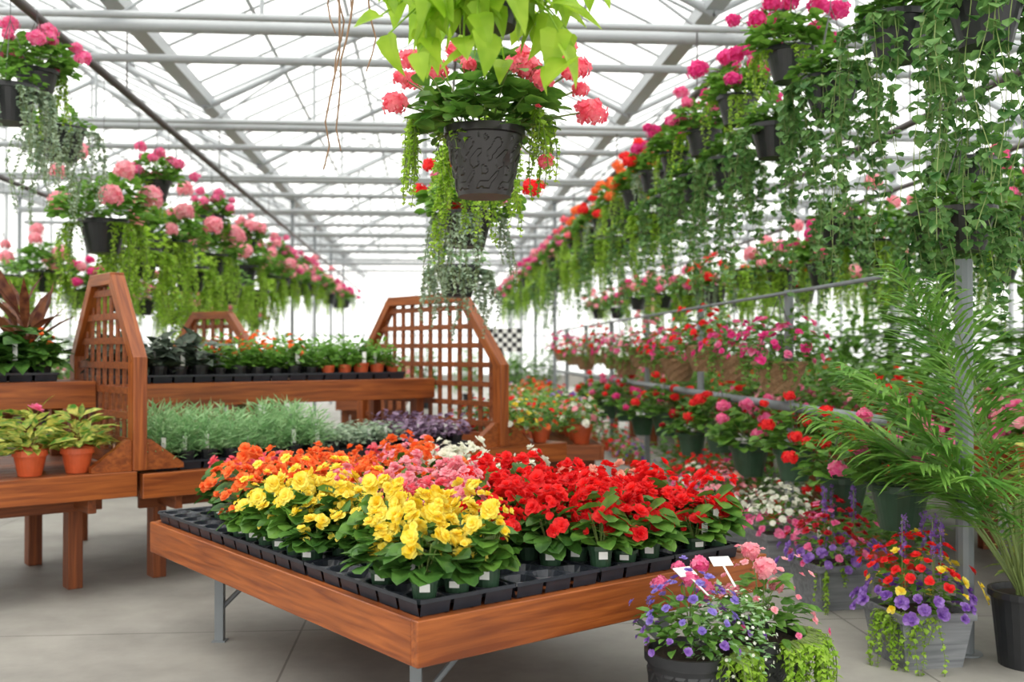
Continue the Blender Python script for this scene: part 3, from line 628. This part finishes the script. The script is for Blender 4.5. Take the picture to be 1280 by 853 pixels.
hang('H',V((-.38,7.6,2.40)),3.98,.85,None,' above the aisle')
hang('j',V((-.17,5.0,2.35)),3.98,.8,None,' above the aisle')
R.seed(50)
for (x,z0,L) in ((-.98,4.41,1.3),(-.92,4.41,1.5),(-.86,4.41,2.0),(-.78,4.41,1.9),(-.74,4.41,1.5)):
    g=MB(); pts=[]; c=V((0,0,0))
    for k in range(18): pts.append(c.copy()); c=c+V((R.uniform(-.03,.034),R.uniform(-.02,.02),-L/17))
    g.tube(pts,[.009-.0003*k for k in range(18)],5); g.tube([pts[8],pts[8]+V((.05,0,-.12)),pts[8]+V((.06,0,-.24))],.004,4)
    o=bpy.data.objects.new('dried_vine',g.mesh('dried_vine',[DRY])); o.location=(x,5.13,z0); COL.objects.link(o); o['label']='thin dry brown vine stem dangling from roof truss'; o['category']='dried vine'; o['group']='dried vine stems'
# ---------------------------------------------------------------- right rack
XR=2.65
prt=[]; Mr=Matrix.Translation(GP(XR,12,0)); ti=Mr.inverted()
for d in (5.1,7.6,10.1,12.6,15.1,17.6,20.1):
    g=MB(); q_=GP(XR,d,0); g.tube([ti@q_,ti@(q_+V((0,0,1.96)))],.042 if d<6 else .034,10,0,True); g.lathe([(0,0),(.08,0),(.08,.01),(0,.01)],12,o=ti@q_); prt.append(('post',g.mesh('rack_post',[METAL],False)))
for z,r_,d0 in ((1.1,.034,5.9),(1.93,.014,5.9)):
    g=MB(); g.tube([ti@GP(XR-.06,d0,z),ti@GP(XR-.06,21,z)],r_,10,0,True); prt.append(('rail',g.mesh('rack_rail',[METAL],True)))
place('pipe_rack','galvanised steel pipe rack with two rails holding baskets','rack',Mr,prt)
CB=[]
for i,(c,c2) in enumerate((('magenta','hotpink'),('red',None),('hotpink','white'),('red','crimson'),('pink',None))):
    pr=flower_mound(c,500+i,POT_COCO,.22,.27,.24,L_MID,34,.032,c2,.1); R.seed(560+i); f=MB()
    for k in range(14):
        th=R.uniform(0,6.28); o=V((math.cos(th),math.sin(th),0)); f.strand(V((0,0,.2))+o*.16,o,R.uniform(.08,.2),.04,.032,.025,0,1)
    CB.append((pr+[('hanger',HANG),('trailing_stems',f.mesh('coco_trail',[L_GER,STEM]))],c))
for k,(d,ci) in enumerate(((7.4,0),(8.5,0),(9.4,1),(10.4,0),(11.3,1),(12.2,4),(13.2,2),(14.2,0),(15.4,1),(16.7,2),(18.1,3),(19.6,0))):
    P=GP(XR-.14,d,1.26+.06*((k*7)%3-1)); place('hanging_basket','%s flowers mounded in brown coco-fibre basket'%CB[ci][1],'hanging basket',T(P.x,P.y,P.z,k,(1.15,1.05,1.2)[k%3]),CB[ci][0],'coco-fibre baskets on the rack')
GH=[]
for i,c in enumerate(('red','hotpink','magenta','crimson')):
    R.seed(520+i); f=MB(); f.mound(V((0,0,.22)),.24,.24,180,.07,.075,RD,0,-.15,.4)
    h2=MB()
    for k in range(3):
        th=k*2.094; h2.tube([V((.125*math.cos(th),.125*math.sin(th),.19)),V((0,0,.48))],.0025,4)
    GH.append(([('pot',POT_GREEN),('hanger',h2.mesh('short_hanger',[WIRE])),('foliage',f.mesh('ger_fol',[L_MID]))]+heads(c,V((0,0,.24)),.27,.29,10,.05,.62),c))
for k,(d,ci,dz) in enumerate(((5.5,1,.0),(6.25,0,-.04),(7.1,0,.06),(8.1,1,-.03),(8.9,0,.08),(9.9,3,-.05),(11.0,0,.05),(12.2,2,-.04),(13.3,0,0.05),(14.6,1,0),(16,0,0))):
    P=GP(XR-.14,d,.55+dz); place('hanging_basket','%s geranium in dark green hanging pot below the rail'%GH[ci][1],'hanging basket',T(P.x,P.y,P.z,k*1.3,(1.2,1.15,1.08)[k%3]),GH[ci][0],'green geranium pots under the rail')
# floor planters
def mixbox(seed,potm,zt,pal=('red','purple','yellow'),spikes=True,trailm=L_JEN,square=True,fr=(.018,.03),Rr=.22,Hh=.2,nf=70,lo=-.15,ns=26,tl=.36,lsz=.05,side=None,extra=None,da=.45):
    R.seed(seed); f=MB(); f.mound(V((0,0,zt)),Rr,Hh*.9,200,lsz,lsz*.65,OV,0,lo,.35)
    if side is None: side=R.uniform(3.6,4.0)
    for k in range(ns):
        th=side+R.uniform(-da,da); o=V((math.cos(th),math.sin(th),0)); f.strand(V((0,0,zt))+o*.17,o,R.uniform(.1,1)**1.3*tl+.06,.030,.027,.02,1,2,spread=R.uniform(.1,.5))
    g=MB()
    for k,(p_,n_) in enumerate(g.domepts(V((0,0,zt)),Rr*1.08,Hh*1.1,nf,lo,.8,1.2)):
        low=p_.z<zt+Hh*.45
        sec=R.choice((1,1,1,2)) if low else R.choice((0,0,0,2))
        if low: p_=p_+V((p_.x,p_.y,-.1))*.12
        g.rosette(p_,n_,R.uniform(*fr)*(1.2 if sec==1 and square else 1),sec,((5,1,.2),(4,.6,.8)))
    mats=[FL[c] for c in pal]+[FL['purple']]
    if spikes:
        for k in range(6):
            x,y=R.uniform(-.1,.1),R.uniform(-.1,.1)
            for q_ in range(16):
                g.five(V((x+R.uniform(-.012,.012),y+R.uniform(-.012,.012),zt+.25+q_*.013)),V((R.uniform(-1,1),R.uniform(-1,1),.4)),.015,3,4)
            f.tube([V((x,y,zt)),V((x,y,zt+.44))],.003,4,2)
    fm_=[L_MID,trailm,STEM]
    if extra: extra(f); fm_+=[L_SAGE,FL['white']]
    return [('planter_box' if square else 'pot',potm),('foliage',f.mesh('mix_fol',fm_)),('blossoms',g.mesh('mix_bloom',mats))]
for k,(x,y,rz,sd,pal,sp,nsx,lab) in enumerate(((1.97,5.0,.1,601,('red','purple','yellow'),True,34,'square grey planter with red, purple and yellow flowers'),(1.90,6.1,.15,602,('crimson','purple','hotpink'),True,8,'square grey planter with crimson and violet flowers'),(1.86,7.1,.1,603,('white','hotpink','white'),False,0,'square grey planter with white and pink flowers'),(1.68,8.1,.1,604,('pink','white','salmon'),False,0,'square grey planter with pale pink flowers'),(1.70,9.1,.1,605,('red','hotpink','white'),False,0,'square grey planter with red flowers'))):
    place('planter_box',lab,'planter',T(x,y,0,rz+0.08,.98),mixbox(sd,BOXP,.27,pal,sp,Rr=.24,Hh=.30,nf=110,lo=.02,ns=nsx,fr=(.018,.031),da=.7),'grey planters on the floor')
def fill_white(f):
    f.mound(V((.13,-.05,.43)),.16,.22,320,.028,.017,OV,3,-.45,.45)
    for p_,n_ in f.domepts(V((.14,-.06,.43)),.16,.22,120,-.5,.7,1.12): f.five(p_,n_,.007,4)
R.seed(620); pr=mixbox(621,POT_WEAVE,.41,('blue','purple','purple'),False,L_JEN,False,(.013,.021),.19,.25,64,.12,34,.36,.05,-.75,fill_white,.6)+heads('hotpink',V((.05,.1,.45)),.12,.27,5,.5,.6)
place('potted_flower_mix','black lattice-textured pot with blue, white and trailing flowers','planter',T(.66,3.80,0,.3),pr)
pr=mixbox(623,POT_WEAVE,.41,('pink','hotpink','pink'),False,L_JEN,False,(.012,.018),.20,.27,34,.05,60,.42,.06,-.5,None,.9)+heads('pink',V((0,0,.42)),.15,.27,4,.5,.6)
place('potted_flower_mix','black lattice-textured pot with pink flowers and creeping jenny','planter',T(.98,4.02,0,0),pr)
for (x,y,z,rz,rx) in ((.66,3.82,.665,.5,-1.15),(.80,3.88,.69,.2,-1.1)):
    o=bpy.data.objects.new('price_card',TAGBIG); o.matrix_world=Matrix.Translation((x,y,z))@Matrix.Rotation(rz,4,'Z')@Matrix.Rotation(rx,4,'X'); COL.objects.link(o); o['label']='blank white plant care card on a stake'; o['category']='plant tag'
# palm
def frond(seed,L,el,droop):
    R.seed(seed); g=MB(); pts=[]; n=16
    for k in range(n+1):
        t=k/n; r_=L*t*math.cos(el)*(1+.5*t); z=L*t*math.sin(el)-droop*L*t**2.6; pts.append(V((r_,0,z)))
    g.tube(pts,[.009*(1-.8*k/n) for k in range(n+1)],5,1)
    for k in range(34):
        t=.28+.72*k/33; fi=t*n; a=int(min(n-1,fi)); c=pts[a].lerp(pts[a+1],fi-a); d0=(pts[a+1]-pts[a]).normalized()
        ll=.38*math.sin(math.pi*min(.95,.2+.75*(t-.2)/.8))+.05
        for sg in (1,-1):
            d=(d0*.8+V((0,sg,0))*.85+V((0,0,R.uniform(-.15,.2)))).normalized(); g.leaf(c,d,V((0,-sg*.3,1)),ll,.026,0,LAN,R.uniform(.2,.6),.2)
    return g.mesh('frond',[L_PALM,STEM])
FR=[frond(700+k,[1.6,1.4,1.75,1.3][k],[1.2,1.08,1.32,1.2][k],[.24,.26,.12,.34][k]) for k in range(4)]
pr=[('pot',POT_BIG)]
for k,(az,sc_) in enumerate(((3.25,1),(2.85,.95),(3.7,1),(3.5,.85),(3.05,.95),(2.3,.9),(5.4,.85),(1.2,.9),(.2,.8),(2.6,1.0),(3.4,1.05),(3.9,.8))):
    pr.append(('frond',FR[k%4],T(.03*math.cos(az),.03*math.sin(az),.33)@Matrix.Rotation(az,4,'Z')@Matrix.Scale(sc_,4)))
st=MB()
for k in range(6): st.tube([V((.04*math.cos(k),.04*math.sin(k),.3)),V((.05*math.cos(k),.05*math.sin(k),.8))],.011,6)
pr.append(('stems',st.mesh('canes',[STEM])))
place('areca_palm','tall feathery areca palm in black nursery pot on floor','potted palm',T(2.47,4.92,0),pr)
def shrub(seed,m,Rr,Hh,L,W,n,pot=POT_BIG,z=.3):
    R.seed(seed); f=MB(); f.mound(V((0,0,z+Hh*.35)),Rr,Hh*.65,n,L,W,OV,0,-.55,.35,.3); f.tube([V((0,0,z)),V((0,0,z+Hh*.5))],.015,6,1); return [('pot',pot),('foliage',f.mesh('shrub',[m,STEM]))]
place('potted_shrub','broad-leaved green shrub in black nursery pot','potted plant',T(2.80,5.35,0),shrub(720,L_CROT,.2,.8,.13,.06,150))
SH=[shrub(721,L_MID,.38,1.5,.13,.08,620),shrub(722,L_GER,.38,1.4,.12,.065,700),shrub(723,L_MID,.36,1.6,.14,.075,600)]
# ---------------------------------------------------------------- background benches and floor plants
PF=[]
for i,(c,c2,lf) in enumerate((('red',None,L_MID),('hotpink','pink',L_GER),('magenta',None,L_MID),('yellow','white',L_GER),('white','pink',L_MID),('purple','hotpink',L_GER),('orange','red',L_MID))): PF.append((flower_mound(c,800+i,POT_TERRA,.16,.2,.22,lf,24,.028,c2,.1),c+' flowering plant in terracotta pot'))
R.seed(820); f=MB(); f.mound(V((0,0,.16)),.2,.32,230,.07,.035,OV,0,-.2,.3,.4); PF.append(([('pot',POT_TERRA),('foliage',f.mesh('green_bush',[L_MID]))],'leafy green plant in terracotta pot'))
f=MB(); f.mound(V((0,0,.16)),.2,.3,260,.07,.022,OV,0,-.2,.3,.4); PF.append(([('pot',POT_TERRA),('foliage',f.mesh('green_bush2',[L_GER]))],'bright green bushy plant in terracotta pot'))
def gbench(X0,d0,d1,w_,z,lab,dens,pal,rows,smin=.9,smax=1.25):
    gv=(GP(0,1)-GP(0,0)).normalized(); pv=V((gv.y,-gv.x,0)); P0=GP(X0+w_/2,d0,0)
    bench(P0,(GP(0,d1)-GP(0,d0)).length,w_,z,lab,None,sv=gv,bv=-pv,wood=WOOD2)
    n=int((d1-d0)/dens)
    for k in range(n):
        for r_ in range(rows):
            pf=PF[R.choice(pal)]; q_=GP(X0-w_/2+w_*(r_+.5)/rows+R.uniform(-.04,.04),d0+(k+.5)*dens+R.uniform(-.05,.05),z+.002)
            place('potted_flower',pf[1],'potted flower',T(q_.x,q_.y,q_.z,R.uniform(0,6),R.uniform(smin,smax)),pf[0],pf[1]+' group')
R.seed(830)
gbench(4.0,5.9,20,1.2,.75,'long wooden nursery bench of flowering plants',.46,[0,1,2,7,7,8,7,1,8,7,8],3,1.1,1.6)
gbench(-3.7,11.7,22,1.2,.85,'wooden bench crowded with potted flowers',.46,[1,2,4,5,7,8,8,1],2,1,1.4)
gbench(-6.2,8.5,24,1.3,.85,'long wooden bench with pink and white flowers',.5,[1,4,5,7,8,2],2,1.1,1.5)
gbench(-.9,15,26,1.0,.8,'wooden bench of potted flowers by the aisle',.5,[3,1,7,8,4],2,1,1.3)
gbench(1.35,10.4,16.5,.8,.55,'low wooden bench of flowers along the aisle',.42,[3,3,1,7,8,5,6,4],2,1,1.4)
divider(V((-3.7,11.3,.0)),1.1,.0,1.6,1.93,.3,'smaller stained lattice divider beside a far bench',False,V((.85,-.5,0)).normalized())
for k,d in enumerate((6.4,7.4,8.4,9.5,10.6,11.8,13.0,14.3,15.7,17.1,18.7,20.4,22.3,24.3)):
    q_=GP(5.4+.15*(k%2),d); place('potted_shrub','tall bushy green shrub in black nursery pot','potted plant',T(q_.x,q_.y,0,k*1.7,1.2+.12*(k%3)),SH[k%3],'tall shrubs by the side wall')
for k,d in enumerate((9,10.3,11.6,13,14.5,16,18,20,22.5,25)):
    q_=GP(-7.55,d); place('potted_shrub','tall bushy green shrub in black nursery pot','potted plant',T(q_.x,q_.y,0,k*1.7,1.1+.08*(k%3)),SH[k%3],'tall shrubs by the side wall')
for k,(x,y,i,s_) in enumerate(((.2,21,0,.9),(-1.2,28,1,1.0),(.75,24,2,.9),(-2.3,27,0,1.0),(-.1,31,1,1),(-3.2,25,2,1))):
    place('potted_shrub','bushy green shrub in black nursery pot','potted plant',T(x,y,0,k,s_),SH[i],'far shrubs')
for k,(a,b_) in enumerate(((3.10,.12),(3.38,.14),(3.12,.42),(3.4,.45),(3.12,.74),(3.38,.78))):
    q_=P2(a,b_,.742); pf=PF[6] if k%3 else PF[3]; place('potted_flower',pf[1],'potted flower',T(q_.x,q_.y,q_.z,k,.9),pf[0],'flowers on bench end')
R.seed(840)
for k,(x,y,i,s_) in enumerate(((1.95,10.2,7,1.3),(1.85,11.0,0,1.2),(1.9,11.9,7,1.3),(1.55,12.9,5,1.0),(1.55,13.6,1,1.0),(1.5,14.6,0,1.2),(1.45,15.6,4,1.2),(1.35,17,2,1.3),(2.45,6.6,7,1.4),(2.5,7.3,8,1.4),(2.42,8.2,0,1.4),(2.35,9.2,7,1.4),(2.25,10.2,2,1.4),(2.1,11.2,7,1.3))):
    place('potted_flower',PF[i][1]+' on the floor','potted flower',T(x,y,0,k,s_),PF[i][0],PF[i][1]+' on floor')
b=MB()
for i in range(8):
    for j in range(5): b.box((i*.06-.24,-.006,j*.06),(i*.06-.18,.006,j*.06+.06),(i+j)%2)
c2=MB(); c2.tube([V((0,.03,-1.5)),V((0,.03,.3))],.02,8)
place('checkered_sign','small black and white checkered panel on a post','sign',V((-.12,13.2,1.5)),[('panel',b.mesh('checker',[TAG,BLACK])),('post',c2.mesh('sign_post',[METAL]))])
